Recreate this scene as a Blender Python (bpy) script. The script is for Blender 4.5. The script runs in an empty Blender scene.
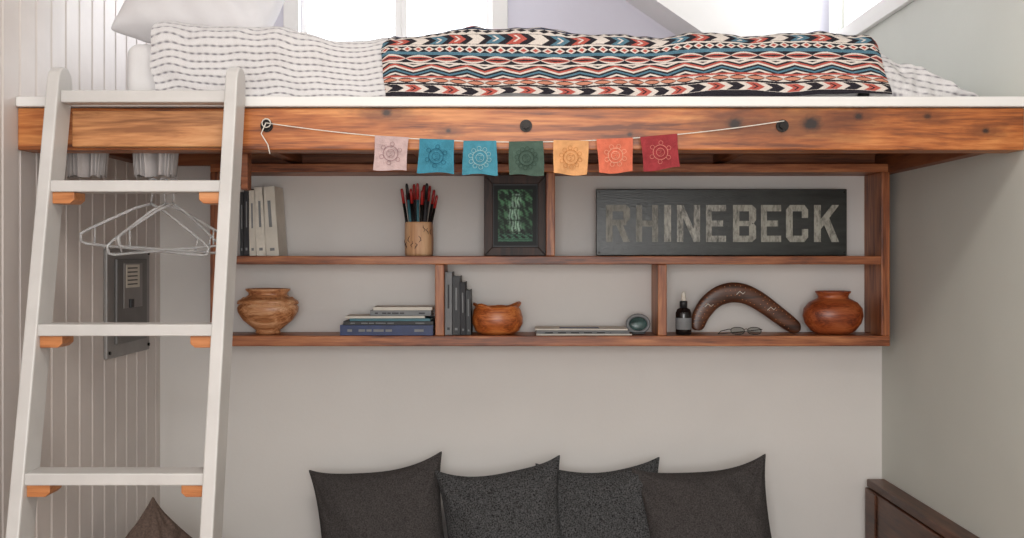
import bpy, bmesh, math, random
import numpy as np
from mathutils import Matrix, Vector
random.seed(4); np.random.seed(4)
F=962.0; CAMY=-3.7; EYE=1.6
def S(y): return F/(y-CAMY)
def X(px,y): return (px-521)/S(y)
def Z(py,y): return EYE+(256-py)/S(y)
HW=1.388

# ------------------------------------------------------------ materials
def srgb(c):
    if max(c)>1.001: c=[v/255 for v in c]
    return tuple([(v/12.92 if v<=0.04045 else ((v+0.055)/1.055)**2.4) for v in c])+(1.0,)
def newmat(name):
    m=bpy.data.materials.new(name); m.use_nodes=True
    nt=m.node_tree; b=nt.nodes["Principled BSDF"]
    return m,nt,b
def plain(name,col,rough=0.6,noise=0.06,scale=12,bump=0.05,metal=0,stretch=(1,1,1),spec=0.5,bscale=None):
    m,nt,b=newmat(name)
    tc=nt.nodes.new('ShaderNodeTexCoord'); mp=nt.nodes.new('ShaderNodeMapping'); mp.inputs['Scale'].default_value=stretch
    n=nt.nodes.new('ShaderNodeTexNoise'); n.inputs['Scale'].default_value=scale; n.inputs['Detail'].default_value=5
    nt.links.new(tc.outputs['Object'],mp.inputs[0]); nt.links.new(mp.outputs[0],n.inputs['Vector'])
    r=nt.nodes.new('ShaderNodeValToRGB')
    c=srgb(col); 
    r.color_ramp.elements[0].position=0.3; r.color_ramp.elements[1].position=0.7
    r.color_ramp.elements[0].color=tuple(max(0,v*(1-noise*1.5)) for v in c[:3])+(1,)
    r.color_ramp.elements[1].color=tuple(min(1,v*(1+noise)) for v in c[:3])+(1,)
    nt.links.new(n.outputs['Fac'],r.inputs[0]); nt.links.new(r.outputs[0],b.inputs['Base Color'])
    b.inputs['Roughness'].default_value=rough; b.inputs['Metallic'].default_value=metal
    b.inputs['Specular IOR Level'].default_value=spec
    if bump:
        n2=nt.nodes.new('ShaderNodeTexNoise'); n2.inputs['Scale'].default_value=bscale or scale*6; n2.inputs['Detail'].default_value=3
        nt.links.new(mp.outputs[0],n2.inputs['Vector'])
        bp=nt.nodes.new('ShaderNodeBump'); bp.inputs['Strength'].default_value=bump; bp.inputs['Distance'].default_value=0.01
        nt.links.new(n2.outputs['Fac'],bp.inputs['Height']); nt.links.new(bp.outputs[0],b.inputs['Normal'])
    return m
def wood(name,dark,mid,light,axis='x',sc=1.0,rough=0.45,knots=(),bump=0.12,patch=0.0):
    m,nt,b=newmat(name); N=nt.nodes; L=nt.links
    tc=N.new('ShaderNodeTexCoord'); mp=N.new('ShaderNodeMapping')
    s={'x':(1.2,16,16),'y':(16,1.2,16),'z':(16,16,1.2)}[axis]
    mp.inputs['Scale'].default_value=tuple(v*sc for v in s)
    L.new(tc.outputs['Object'],mp.inputs[0])
    n=N.new('ShaderNodeTexNoise'); n.inputs['Scale'].default_value=1.3; n.inputs['Detail'].default_value=9; n.inputs['Distortion'].default_value=0.9; n.inputs['Roughness'].default_value=0.65
    L.new(mp.outputs[0],n.inputs['Vector'])
    n3=N.new('ShaderNodeTexNoise'); n3.inputs['Scale'].default_value=9; n3.inputs['Detail'].default_value=4
    L.new(mp.outputs[0],n3.inputs['Vector'])
    mx=N.new('ShaderNodeMath'); mx.operation='MULTIPLY_ADD'; mx.inputs[1].default_value=0.35
    L.new(n3.outputs['Fac'],mx.inputs[0]); L.new(n.outputs['Fac'],mx.inputs[2])
    sb=N.new('ShaderNodeMath'); sb.operation='SUBTRACT'; sb.inputs[1].default_value=0.05; L.new(mx.outputs[0],sb.inputs[0]); fac=sb.outputs[0]
    if patch:
        lp=N.new('ShaderNodeMapping'); lp.inputs['Scale'].default_value=tuple({'x':(2.2,8,8),'y':(8,2.2,8),'z':(8,8,2.2)}[axis]); L.new(tc.outputs['Object'],lp.inputs[0])
        n4=N.new('ShaderNodeTexNoise'); n4.inputs['Scale'].default_value=1.5; n4.inputs['Detail'].default_value=3; L.new(lp.outputs[0],n4.inputs['Vector'])
        s4=N.new('ShaderNodeMath'); s4.operation='SUBTRACT'; s4.inputs[1].default_value=.5; L.new(n4.outputs['Fac'],s4.inputs[0])
        a4=N.new('ShaderNodeMath'); a4.operation='MULTIPLY_ADD'; a4.inputs[1].default_value=patch; L.new(s4.outputs[0],a4.inputs[0]); L.new(fac,a4.inputs[2]); fac=a4.outputs[0]
    r=N.new('ShaderNodeValToRGB'); e=r.color_ramp.elements
    e[0].position=0.46; e[0].color=srgb(dark); e[1].position=0.80; e[1].color=srgb(light)
    k=e.new(0.61); k.color=srgb(mid)
    L.new(fac,r.inputs[0]); col=r.outputs[0]
    for (kx,kz,kr,kd) in knots:
        for (rad,sx,strength,cc,na) in ((kr*1.9,.33,kd*.7,(86,42,20),1.5),(kr*.7,.75,kd,(30,15,10),.7)):
            sub=N.new('ShaderNodeMapping'); sub.inputs['Location'].default_value=(-kx/rad*sx,0,-kz/rad); sub.inputs['Scale'].default_value=(sx/rad,0,1/rad)
            L.new(tc.outputs['Object'],sub.inputs[0])
            nn=N.new('ShaderNodeTexNoise'); nn.inputs['Scale'].default_value=2.2; nn.inputs['Detail'].default_value=5
            L.new(sub.outputs[0],nn.inputs['Vector'])
            ad=N.new('ShaderNodeVectorMath'); ad.operation='MULTIPLY_ADD'; ad.inputs[1].default_value=(na,0,na)
            L.new(nn.outputs['Color'],ad.inputs[0]); L.new(sub.outputs[0],ad.inputs[2])
            off=N.new('ShaderNodeVectorMath'); off.operation='SUBTRACT'; off.inputs[1].default_value=(na/2,0,na/2); L.new(ad.outputs[0],off.inputs[0])
            ln=N.new('ShaderNodeVectorMath'); ln.operation='LENGTH'; L.new(off.outputs[0],ln.inputs[0])
            mr=N.new('ShaderNodeMapRange'); mr.inputs['From Min'].default_value=0.35; mr.inputs['From Max'].default_value=1.05; mr.inputs['To Min'].default_value=strength; mr.inputs['To Max'].default_value=0
            L.new(ln.outputs['Value'],mr.inputs['Value'])
            mi=N.new('ShaderNodeMix'); mi.data_type='RGBA'
            mi.inputs[7].default_value=srgb(cc)
            L.new(mr.outputs[0],mi.inputs[0]); L.new(col,mi.inputs[6]); col=mi.outputs[2]
    L.new(col,b.inputs['Base Color']); b.inputs['Roughness'].default_value=rough
    bp=N.new('ShaderNodeBump'); bp.inputs['Strength'].default_value=bump; bp.inputs['Distance'].default_value=0.004
    L.new(mx.outputs[0],bp.inputs['Height']); L.new(bp.outputs[0],b.inputs['Normal'])
    return m
def vcol(name,rough=0.9,bump=0.3,bscale=250):
    m,nt,b=newmat(name)
    a=nt.nodes.new('ShaderNodeVertexColor'); a.layer_name='Col'
    nt.links.new(a.outputs[0],b.inputs['Base Color']); b.inputs['Roughness'].default_value=rough
    tc=nt.nodes.new('ShaderNodeTexCoord'); n=nt.nodes.new('ShaderNodeTexNoise'); n.inputs['Scale'].default_value=bscale
    nt.links.new(tc.outputs['Object'],n.inputs['Vector'])
    bp=nt.nodes.new('ShaderNodeBump'); bp.inputs['Strength'].default_value=bump; bp.inputs['Distance'].default_value=0.003
    nt.links.new(n.outputs['Fac'],bp.inputs['Height']); nt.links.new(bp.outputs[0],b.inputs['Normal'])
    b.inputs['Specular IOR Level'].default_value=0.2
    return m

M={}
M['wall']=plain('painted_drywall',(214,210,206),0.75,0.02,3,0.04,bscale=90)
M['wall_r']=plain('painted_drywall_side',(202,204,197),0.75,0.02,3,0.04,bscale=90)
M['lav']=plain('lavender_drywall',(208,206,217),0.75,0.02,3,0.04,bscale=90)
M['white']=plain('white_paint',(224,222,219),0.45,0.02,6,0.03)
M['ladder']=plain('ladder_paint',(196,193,190),0.4,0.05,8,0.05)
M['panel']=plain('beadboard_paint',(208,199,194),0.5,0.04,6,0.04)
M['ceil']=plain('ceiling_paint',(228,228,228),0.8,0.01,4,0.02)
M['floor']=wood('floor_oak',(95,65,40),(130,92,60),(155,115,78),'y')
M['beam']=wood('stained_fir_beam',(100,50,22),(166,94,44),(206,138,78),'x',1.0,0.4,
    knots=[(0.59,0,0.032,1),(0.80,0.0,0.038,1),(0.93,0.02,0.018,.9),(-0.37,0.03,0.02,.9),(-0.97,-0.01,0.018,.9),(0.30,-0.03,0.012,.8),(1.12,0.02,0.016,.8),(-0.2,-0.02,0.011,.9),(1.28,-.02,.014,.9)],patch=.45)
M['pine']=wood('pale_fir',(140,88,50),(186,126,78),(212,158,108),'x',1.0,0.45,knots=[(0.165,0.0,0.014,1),(-0.15,0.02,0.008,0.9)],patch=.3)
M['cleat']=wood('cleat_fir',(146,84,44),(186,118,68),(206,144,94),'x')
M['shelfx']=wood('redwood_x',(92,46,24),(148,84,48),(190,124,78),'x',1.0,0.42,patch=.3)
M['shelfz']=wood('redwood_z',(92,46,24),(148,84,48),(190,124,78),'z',1.0,0.42,patch=.3)
M['joist']=wood('joist_wood',(92,48,25),(138,78,44),(168,104,64),'x',1,0.5)
M['joisty']=wood('joist_wood_y',(80,40,20),(118,66,36),(146,88,52),'y',1,0.5)
M['dark_iron']=plain('dark_iron',(40,36,34),0.45,0.2,40,0.1,metal=0.7)
M['black']=plain('black_plastic',(18,18,20),0.4,0.1,20,0)
M['red']=plain('red_plastic',(165,36,34),0.35,0.05,20,0)
M['string']=plain('cotton_string',(215,210,200),0.9,0.1,100,0)
M['walnut']=wood('dark_walnut',(50,28,18),(82,50,34),(105,68,48),'y',1,0.4)
M['walnutx']=wood('frame_walnut',(24,12,8),(44,24,16),(66,38,26),'z',2,0.55)
M['char']=plain('charcoal_linen',(76,72,71),0.95,0.35,220,0.5,spec=0.1,bscale=500)
M['heather']=plain('heather_linen',(84,84,85),0.95,0.62,200,0.6,spec=0.1,bscale=500)
M['brownfab']=plain('brown_linen',(108,92,84),0.95,0.2,160,0.4,spec=0.1)
M['seatfab']=plain('seat_linen',(120,116,110),0.95,0.2,160,0.4,spec=0.1)
M['mattress']=plain('white_sheet',(218,216,216),0.9,0.03,10,0.1,spec=0.1)
M['pillowfab']=plain('pillow_cotton',(218,215,216),0.9,0.02,10,0.1,spec=0.1)
M['paper']=plain('paper',(222,216,204),0.8,0.06,60,0.05)
M['navy']=plain('navy_cover',(32,50,96),0.45,0.15,30,0)
M['greyc']=plain('grey_cover',(128,130,132),0.6,0.1,20,0)
M['cream']=plain('cream_cover',(214,208,196),0.6,0.05,20,0)
M['ink']=plain('ink',(52,52,56),0.7,0.1,20,0)
M['blk']=plain('black_cover',(30,30,33),0.5,0.1,20,0)
M['teal']=plain('teal_cover',(62,112,124),0.5,0.1,20,0)
M['panelgrey']=plain('panel_steel',(140,137,135),0.45,0.08,10,0.04,metal=0.2)
M['paneldark']=plain('panel_steel_dark',(108,106,105),0.45,0.08,10,0.04,metal=0.2)
def glassy(name,col,tr=0.7,rough=0.12,ior=1.3):
    m,nt,b=newmat(name); b.inputs['Base Color'].default_value=srgb(col); b.inputs['Transmission Weight'].default_value=tr
    b.inputs['IOR'].default_value=ior
    n=nt.nodes.new('ShaderNodeTexNoise'); n.inputs['Scale'].default_value=20
    mr=nt.nodes.new('ShaderNodeMapRange'); mr.inputs['To Min'].default_value=rough*0.7; mr.inputs['To Max'].default_value=rough*1.3
    nt.links.new(n.outputs[0],mr.inputs[0]); nt.links.new(mr.outputs[0],b.inputs['Roughness'])
    return m
M['clear']=glassy('clear_plastic',(235,235,235),0.7)
M['lens']=glassy('lens_plastic',(205,208,205),1.0,0.02,1.04)

# ------------------------------------------------------------ builder
class B:
    def __init__(s,name): s.name=name; s.bm=bmesh.new(); s.mats=[]
    def mi(s,m):
        m=M[m] if isinstance(m,str) else m
        if m not in s.mats: s.mats.append(m)
        return s.mats.index(m)
    def merge(s,t,mat,mtx=None,smooth=False):
        i=s.mi(mat)
        if mtx is not None: bmesh.ops.transform(t,matrix=mtx,verts=t.verts)
        for f in t.faces: f.material_index=i; f.smooth=smooth
        bmesh.ops.recalc_face_normals(t,faces=t.faces)
        me=bpy.data.meshes.new('t'); t.to_mesh(me); t.free(); s.bm.from_mesh(me); bpy.data.meshes.remove(me)
    def box(s,x0,x1,y0,y1,z0,z1,mat,bev=0.0,mtx=None,seg=2):
        t=bmesh.new(); bmesh.ops.create_cube(t,size=1)
        bmesh.ops.scale(t,vec=(abs(x1-x0),abs(y1-y0),abs(z1-z0)),verts=t.verts)
        if bev>0: bmesh.ops.bevel(t,geom=t.edges[:],offset=bev,segments=seg,affect='EDGES',profile=0.5)
        bmesh.ops.translate(t,vec=((x0+x1)/2,(y0+y1)/2,(z0+z1)/2),verts=t.verts)
        s.merge(t,mat,mtx); return s
    def prism(s,poly,a0,a1,mat,axis='y',bev=0,mtx=None,smooth=False):
        t=bmesh.new()
        def P(p,a): return {'y':(p[0],a,p[1]),'x':(a,p[0],p[1]),'z':(p[0],p[1],a)}[axis]
        v0=[t.verts.new(P(p,a0)) for p in poly]; v1=[t.verts.new(P(p,a1)) for p in poly]
        n=len(poly); t.faces.new(v0); t.faces.new(v1[::-1])
        for i in range(n): t.faces.new((v0[i],v1[i],v1[(i+1)%n],v0[(i+1)%n]))
        bmesh.ops.recalc_face_normals(t,faces=t.faces)
        if bev>0: bmesh.ops.bevel(t,geom=t.edges[:],offset=bev,segments=2,affect='EDGES',profile=0.5)
        s.merge(t,mat,mtx,smooth); return s
    def lathe(s,prof,c,mat,seg=48,mtx=None,wob=0):
        t=bmesh.new(); rings=[]
        for (r,z) in prof:
            rings.append([t.verts.new((r*(1+wob*math.sin(3*a*2*math.pi/seg+z*30))*math.cos(a*2*math.pi/seg),r*(1+wob*math.cos(2*a*2*math.pi/seg))*math.sin(a*2*math.pi/seg),z)) for a in range(seg)])
        for i in range(len(rings)-1):
            for a in range(seg): t.faces.new((rings[i][a],rings[i][(a+1)%seg],rings[i+1][(a+1)%seg],rings[i+1][a]))
        t.faces.new(rings[0][::-1]); t.faces.new(rings[-1])
        m=Matrix.Translation(c)
        if mtx is not None: m=m@mtx
        s.merge(t,mat,m,True); return s
    def cyl(s,c,r,h,mat,axis='z',seg=24,r2=None,mtx=None):
        t=bmesh.new(); bmesh.ops.create_cone(t,cap_ends=True,segments=seg,radius1=r,radius2=r if r2 is None else r2,depth=h)
        R={'z':Matrix(),'y':Matrix.Rotation(math.pi/2,4,'X'),'x':Matrix.Rotation(math.pi/2,4,'Y')}[axis]
        mm=Matrix.Translation(c)@R
        if mtx is not None: mm=Matrix.Translation(c)@mtx@R
        s.merge(t,mat,mm); return s
    def tube(s,pts,r,mat,seg=8,closed=False,mtx=None):
        t=bmesh.new(); pts=[Vector(p) for p in pts]; n=len(pts); rings=[]; up=None
        for i,p in enumerate(pts):
            a=pts[(i-1)%n] if (i>0 or closed) else pts[i]; b_=pts[(i+1)%n] if (i<n-1 or closed) else pts[i]
            d=(b_-a).normalized()
            if up is None: up=d.orthogonal().normalized()
            up=(up-d*up.dot(d)); up=up.normalized() if up.length>1e-6 else d.orthogonal().normalized()
            w=d.cross(up)
            rr=r[i] if isinstance(r,(list,tuple)) else r
            rings.append([t.verts.new(p+up*rr*math.cos(k*2*math.pi/seg)+w*rr*math.sin(k*2*math.pi/seg)) for k in range(seg)])
        for i in range(n if closed else n-1):
            for k in range(seg): t.faces.new((rings[i][k],rings[i][(k+1)%seg],rings[(i+1)%n][(k+1)%seg],rings[(i+1)%n][k]))
        if not closed: t.faces.new(rings[0][::-1]); t.faces.new(rings[-1])
        s.merge(t,mat,mtx,True); return s
    def done(s,name=None,sub=0):
        me=bpy.data.meshes.new(s.name)
        if s.bm.verts:
            co=[v.co for v in s.bm.verts]
            c=Vector([(min(v[i] for v in co)+max(v[i] for v in co))/2 for i in range(3)])
            bmesh.ops.translate(s.bm,vec=-c,verts=s.bm.verts)
        s.bm.to_mesh(me); s.bm.free()
        for m in s.mats: me.materials.append(m)
        o=bpy.data.objects.new(s.name,me); bpy.context.collection.objects.link(o); o.location=c
        return o

def gridmesh(name,P,mat,col=None,smooth=True,wrap=False):
    nu,nv,_=P.shape; c=(P.reshape(-1,3).min(0)+P.reshape(-1,3).max(0))/2
    me=bpy.data.meshes.new(name); co=(P-c).reshape(-1,3)
    idx=np.arange(nu*nv).reshape(nu,nv)
    q=np.stack([idx[:-1,:-1],idx[1:,:-1],idx[1:,1:],idx[:-1,1:]],-1).reshape(-1,4)
    me.vertices.add(len(co)); me.vertices.foreach_set('co',co.astype(np.float32).ravel())
    me.loops.add(q.size); me.loops.foreach_set('vertex_index',q.astype(np.int32).ravel())
    me.polygons.add(len(q)); me.polygons.foreach_set('loop_start',(np.arange(len(q))*4).astype(np.int32))
    me.update(calc_edges=True)
    me.polygons.foreach_set('use_smooth',np.ones(len(q),bool))
    if col is not None:
        a=me.color_attributes.new('Col','FLOAT_COLOR','POINT')
        cc=np.ones((nu*nv,4),np.float32); x=np.clip(col.reshape(-1,3)/255.0,0,1)
        cc[:,:3]=np.where(x<=0.04045,x/12.92,((x+0.055)/1.055)**2.4)
        a.data.foreach_set('color',cc.ravel())
    me.materials.append(mat); me.validate(); me.update()
    o=bpy.data.objects.new(name,me); bpy.context.collection.objects.link(o); o.location=tuple(c); return o

# ------------------------------------------------------------ room shell
YF=-4.9; YU=0.6; H=3.2
b=B('floor'); b.box(-HW-.1,HW+.1,YF,0.12,-0.08,0,'floor'); b.done()
b=B('ceiling'); b.box(-HW-.1,HW+.1,YF,YU+.1,H,H+.1,'ceil'); b.done()
b=B('wall_back'); b.box(-HW-.1,HW+.1,0,0.12,0,1.985,'wall'); b.done()
wx0,wx1,wz0,wz1=X(300,YU),X(492,YU),2.47,3.05
b=B('wall_back_upper')
b.box(-HW-.1,wx0,YU,YU+.1,1.9,H,'lav'); b.box(wx1,HW+.1,YU,YU+.1,1.9,H,'lav')
b.box(wx0,wx1,YU,YU+.1,1.9,wz0,'lav'); b.box(wx0,wx1,YU,YU+.1,wz1,H,'lav'); b.done()
b=B('window_1')
f=.07
b.box(wx0-f,wx0,YU-.02,YU-.001,wz0-f,wz1+f,'white',.003); b.box(wx1,wx1+f,YU-.02,YU-.001,wz0-f,wz1+f,'white',.003)
b.box(wx0,wx1,YU-.02,YU-.001,wz1,wz1+f,'white',.003); b.box(wx0-f-.02,wx1+f+.02,YU-.05,YU-.001,wz0-.03,wz0,'white',.003)
xm=(wx0+wx1)/2+.02
for (a,c) in ((wx0,xm),(xm,wx1)):
    b.box(a,a+.028,YU+.02,YU+.06,wz0,wz1,'white',.002); b.box(c-.028,c,YU+.02,YU+.06,wz0,wz1,'white',.002)
    b.box(a,c,YU+.02,YU+.06,wz0,wz0+.03,'white',.002); b.box(a,c,YU+.02,YU+.06,wz1-.03,wz1,'white',.002)
b.done()
b=B('ceiling_slope')
b.prism([(-.2,H),(1.206,2.234),(1.206,H)],.34,YU,'white','y'); b.done()
ry0,ry1,rz0,rz1=-.45,.5,2.57,3.05
b=B('wall_right')
b.box(HW,HW+.1,YF,ry0,0,H,'wall_r'); b.box(HW,HW+.1,ry1,YU+.1,0,H,'wall_r')
b.box(HW,HW+.1,ry0,ry1,0,rz0,'wall_r'); b.box(HW,HW+.1,ry0,ry1,rz1,H,'wall_r'); b.done()
b=B('window_2')
b.box(HW-.022,HW-.001,ry0-f,ry1+f,rz0-f,rz0,'white',.003); b.box(HW-.022,HW-.001,ry0-f,ry1+f,rz1,rz1+f,'white',.003)
b.box(HW-.022,HW-.001,ry0-f,ry0,rz0,rz1,'white',.003); b.box(HW-.022,HW-.001,ry1,ry1+f,rz0,rz1,'white',.003)
for (a,c) in ((ry0,.02),(.02,ry1)):
    b.box(HW+.02,HW+.06,a,a+.03,rz0,rz1,'white',.002); b.box(HW+.02,HW+.06,c-.03,c,rz0,rz1,'white',.002)
    b.box(HW+.02,HW+.06,a,c,rz0,rz0+.03,'white',.002); b.box(HW+.02,HW+.06,a,c,rz1-.03,rz1,'white',.002)
b.done()
b=B('wall_left'); t=bmesh.new(); pts=[]; y=YF
while y<YU:
    pts+= [(y,-HW),(y+.078,-HW),(y+.084,-HW-.008)]; y+=.09
pts.append((y,-HW))
lo=[t.verts.new((p[1],p[0],0)) for p in pts]; hi=[t.verts.new((p[1],p[0],H)) for p in pts]
for i in range(len(pts)-1): t.faces.new((lo[i],lo[i+1],hi[i+1],hi[i]))
b.merge(t,'panel'); 
for fc in b.bm.faces:
    if fc.normal.x<0: fc.normal_flip()
b.box(-HW-.1,-HW-.01,YF,YU+.1,0,H,'panel'); b.done()
b=B('wall_front')
b.box(-HW-.1,HW+.1,YF-.1,YF,0,.7,'wall'); b.box(-HW-.1,HW+.1,YF-.1,YF,2.7,H,'wall')
b.box(-HW-.1,-1.1,YF-.1,YF,.7,2.7,'wall'); b.box(1.1,HW+.1,YF-.1,YF,.7,2.7,'wall'); b.done()
b=B('window_3')
b.box(-1.1,-1.03,YF-.06,YF,.7,2.7,'white'); b.box(1.03,1.1,YF-.06,YF,.7,2.7,'white'); b.box(-.03,.03,YF-.06,YF,.7,2.7,'white')
b.box(-1.1,1.1,YF-.06,YF,.7,.77,'white'); b.box(-1.1,1.1,YF-.06,YF,2.63,2.7,'white'); b.done()
b=B('baseboard_back'); b.box(-HW,HW,-.018,-.001,0,.1,'white',.003); b.done()
b=B('baseboard_right'); b.box(HW-.018,HW-.001,YF,-.02,0,.1,'white',.003); b.done()

# ------------------------------------------------------------ loft bed frame
BY=-1.05
b=B('loft_bed_frame')
b.box(-HW+.001,HW-.001,BY,-.96,1.892,2.008,'beam',.004)
b.box(-HW+.001,HW-.001,BY-.012,YU-.002,2.01,2.038,'white',.004)
b.box(-HW+.001,HW-.001,-.96,YU-.002,1.988,2.01,'joist')
b.box(-HW+.001,HW-.001,-.045,-.001,1.945,1.988,'joist',.003)
b.box(-HW+.001,-HW+.045,-.96,-.05,1.93,1.988,'joisty',.003)
b.box(HW-.045,HW-.001,-.96,-.05,1.905,1.988,'joisty',.003)
for xx in (-.85,-.35,.2,.75): b.box(xx-.02,xx+.02,-.96,-.046,1.95,1.988,'joisty',.003)
b.box(X(355,-.9),X(436,-.9),-.95,-.87,1.9,1.95,'joist',.003)
b.box(X(660,-.9),X(812,-.9),-.95,-.87,1.9,1.94,'joist',.003)
for px in (267,526,782):
    x=X(px,BY); z=Z(126,BY)
    b.cyl((x,BY-.003,z),.017,.006,'dark_iron','y'); b.cyl((x,BY-.009,z),.010,.012,'dark_iron','y',seg=6)
b.done()

# ladder
def yf(z): return -1.15-.178*(2.1-z)
b=B('loft_ladder')
D=.082
for (x0,x1) in ((-1.255,-1.222),(-.783,-.75)):
    poly=[(yf(0),0),(yf(0)+D,0),(yf(2.06)+D,2.06),(yf(2.09)+D-.012,2.09),(yf(2.105)+D-.035,2.105),(yf(2.105)+.02,2.105),(yf(2.09)+.004,2.09),(yf(2.07),2.07)]
    b.prism(poly,x0,x1,'ladder','x',.004)
for zt in (1.797,1.427,1.064,.695,.325):
    y0=yf(zt)+.004
    b.box(-1.224,-.781,y0,y0+.075,zt-.03,zt,'ladder',.003)
    for (a,c,sg) in ((-1.222,-1.165,1),(-.84,-.783,-1)):
        w0=a if sg>0 else c; w1=c if sg>0 else a
        b.prism([(w0,zt-.0305),(w1,zt-.0305),(w1,zt-.05),(w0+(w1-w0)*.8,zt-.06),(w0,zt-.06)],y0+.008,y0+.072,'cleat','y',.0015)
y0=yf(2.03)+.02
b.box(-1.222,-.783,y0-.005,y0+.045,2.008,2.04,'ladder',.003)
b.box(-1.222,-.783,BY-.034,BY-.001,1.897,1.995,'pine',.004)
b.done()

# ------------------------------------------------------------ wall shelf
SY=-.18; sl,sr=X(210,SY),X(890,SY); th=.031
b=B('wall_shelf')
z3,z2,z1=1.938,1.6,1.308
b.box(sl,sr,SY,-.001,z3-th,z3,'shelfx',.003)
b.box(sl+th,sr-th,SY+.002,-.001,z2-th,z2,'shelfx',.003)
b.box(sl,sr,SY-.001,-.001,z1-.038,z1,'shelfx',.003)
b.box(sl,sl+th,SY,-.001,z1,z3-th,'shelfz',.003); b.box(sr-th,sr,SY,-.001,z1,z3-th,'shelfz',.003)
def div(px0,px1,za,zb): b.box(X(px0,SY),X(px1,SY),SY+.003,-.001,za,zb,'shelfz',.003)
div(546,555,z2,z3-th); div(435,444,z1,z2-th); div(658,667,z1,z2-th)
b.done()

# ------------------------------------------------------------ bedding
def wr(x,seed,amp,f0=5,n=7):
    r=np.random.RandomState(seed); o=0
    for k in range(n):
        f_=f0*(1.5**k); o=o+np.sin(x*f_+r.rand()*9)*amp/(1.35**k)*(.5+r.rand()*.5)
    return o
def wr2(a,c,seed,amp,f0=4,n=8):
    r=np.random.RandomState(seed); o=0
    for k in range(n):
        th_=r.rand()*3.14; f_=f0*(1.4**k)
        o=o+np.sin((a*math.cos(th_)+c*math.sin(th_))*f_+r.rand()*9)*amp/(1.3**k)
    return o
b=B('mattress'); b.box(X(124,-.98),X(862,-.98),-.985,.5,2.0385,2.205,'mattress',.035,seg=5)
for fc in b.bm.faces: fc.smooth=True
b.done()

def drape(x0,x1,yb,yfr,ztop,zbot,nx,nv,R=.045):
    a=(yb-(yfr+R)); bq=R*math.pi/2; c=(ztop-R-zbot)
    tot=a+bq+c; u=np.linspace(x0,x1,nx)
    s=np.concatenate([np.linspace(0,a*.96,nv//6),np.linspace(a*.961,tot,nv-nv//6)])
    y=np.where(s<a,yb-s,np.where(s<a+bq,yfr+R-R*np.sin((s-a)/R),yfr))
    z=np.where(s<a,ztop,np.where(s<a+bq,ztop-R+R*np.cos((s-a)/R),ztop-R-(s-a-bq)))
    ny=np.where(s<a,0,np.where(s<a+bq,-np.sin((s-a)/R),-1.0)); nz=np.where(s<a,1,np.where(s<a+bq,np.cos((s-a)/R),0.0))
    U,Sx=np.meshgrid(u,s,indexing='ij')
    return U,Sx,tot,y,z,ny,nz

# patterned blanket
U,SS,tot,y,z,ny,nz=drape(X(383,-1.02),X(880,-1.02),.3,-1.016,2.222,2.046,1700,400,.055)
v=tot-SS
ztop_var=wr(U,3,.0035,4,6)
disp=.009+wr2(U,v*1.5,11,.0045,7,10)+wr(U+v*.3,8,.0035,9,5)*(v<.3)
P=np.zeros(U.shape+(3,)); P[...,0]=U+wr(v,5,.004,20,4)+np.clip(.03*(1-v/.2),0,.03)*(U-U.min())/(U.max()-U.min())
P[...,1]=y[None,:]+ny[None,:]*disp; P[...,2]=z[None,:]+nz[None,:]*disp*1.3+ztop_var*np.clip(v/.18,0,1)
edge=np.minimum(U-U.min(),U.max()-U); P[...,1]+=np.where(v<.3,np.clip(.02-edge,0,.02)*.5,0); P[...,2]-=np.clip(.02-edge,0,.02)*.6*np.clip(v/.18,0,1)
hem=wr(U,77,.004,6,6); P[...,2]+=hem*np.clip(1-v/.06,0,1)
# keep the hem hanging in front of, or resting on, the deck edge
P[...,2]=np.where(P[...,1]>-1.064,np.maximum(P[...,2],2.0395),P[...,2])
CR=np.array([204,194,186.]);BK=np.array([38,35,41.]);CO=np.array([170,84,74.]);OR=np.array([186,126,104.]);TE=np.array([78,112,128.]);NV=np.array([42,50,72.]);GY=np.array([150,142,142.])
uu=U+wr2(U,v,21,.003,10,5); vv=v+wr2(U,v,31,.0028,6,7)+.005*np.sin(U*5.5+1)
C=np.zeros(U.shape+(3,)); C[:]=BK
def ph(p,o=0): return ((uu+o)/p)%1.0
def band(lo,hi,bg):
    m=(vv>=lo)&(vv<hi); C[m]=bg; t_=(vv-(lo+hi)/2)/((hi-lo)/2); return m,t_
def arrows(lo,hi,p,o,cols,bg,sg=1):
    m,t_=band(lo,hi,bg); q=((uu+o)/p-.4*np.abs(t_)*sg)
    k=np.floor(q)%len(cols); q=q%1.0
    for i,c in enumerate(cols): C[m&(q<.62)&(k==i)&(np.abs(t_)<.92)]=c
    C[m&(q>.2)&(q<.32)&(np.abs(t_)<.6)]=BK if not np.array_equal(bg,BK) else CR
def leaves(lo,hi,p,o,bg,c1,c2=None,c3=None):
    m,t_=band(lo,hi,bg); q=ph(p,o); w=np.sin(q*math.pi)**.75; a_=np.abs(t_)
    C[m&(a_<w*.96)]=c1
    if c2 is not None: C[m&(a_<w*.6-.05)]=c2
    if c3 is not None: C[m&(a_<w*.3-.1)]=c3
def diamonds(lo,hi,p,o,bg,c1,c2=None):
    m,t_=band(lo,hi,bg); w=1-np.abs(ph(p,o)-.5)*2; a_=np.abs(t_); C[m&(a_<w*1.0)]=c1
    if c2 is not None: C[m&(a_<w-.45)]=c2
def zig(lo,hi,p,cols,o=0):
    m,t_=band(lo,hi,BK); tri=np.abs(ph(p,o)-.5)*2; f_=((t_+1)/2+tri*.4)%1.0; n=len(cols)
    for i,c in enumerate(cols): C[m&(f_>=i/n)&(f_<(i+1)/n)]=c
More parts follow.
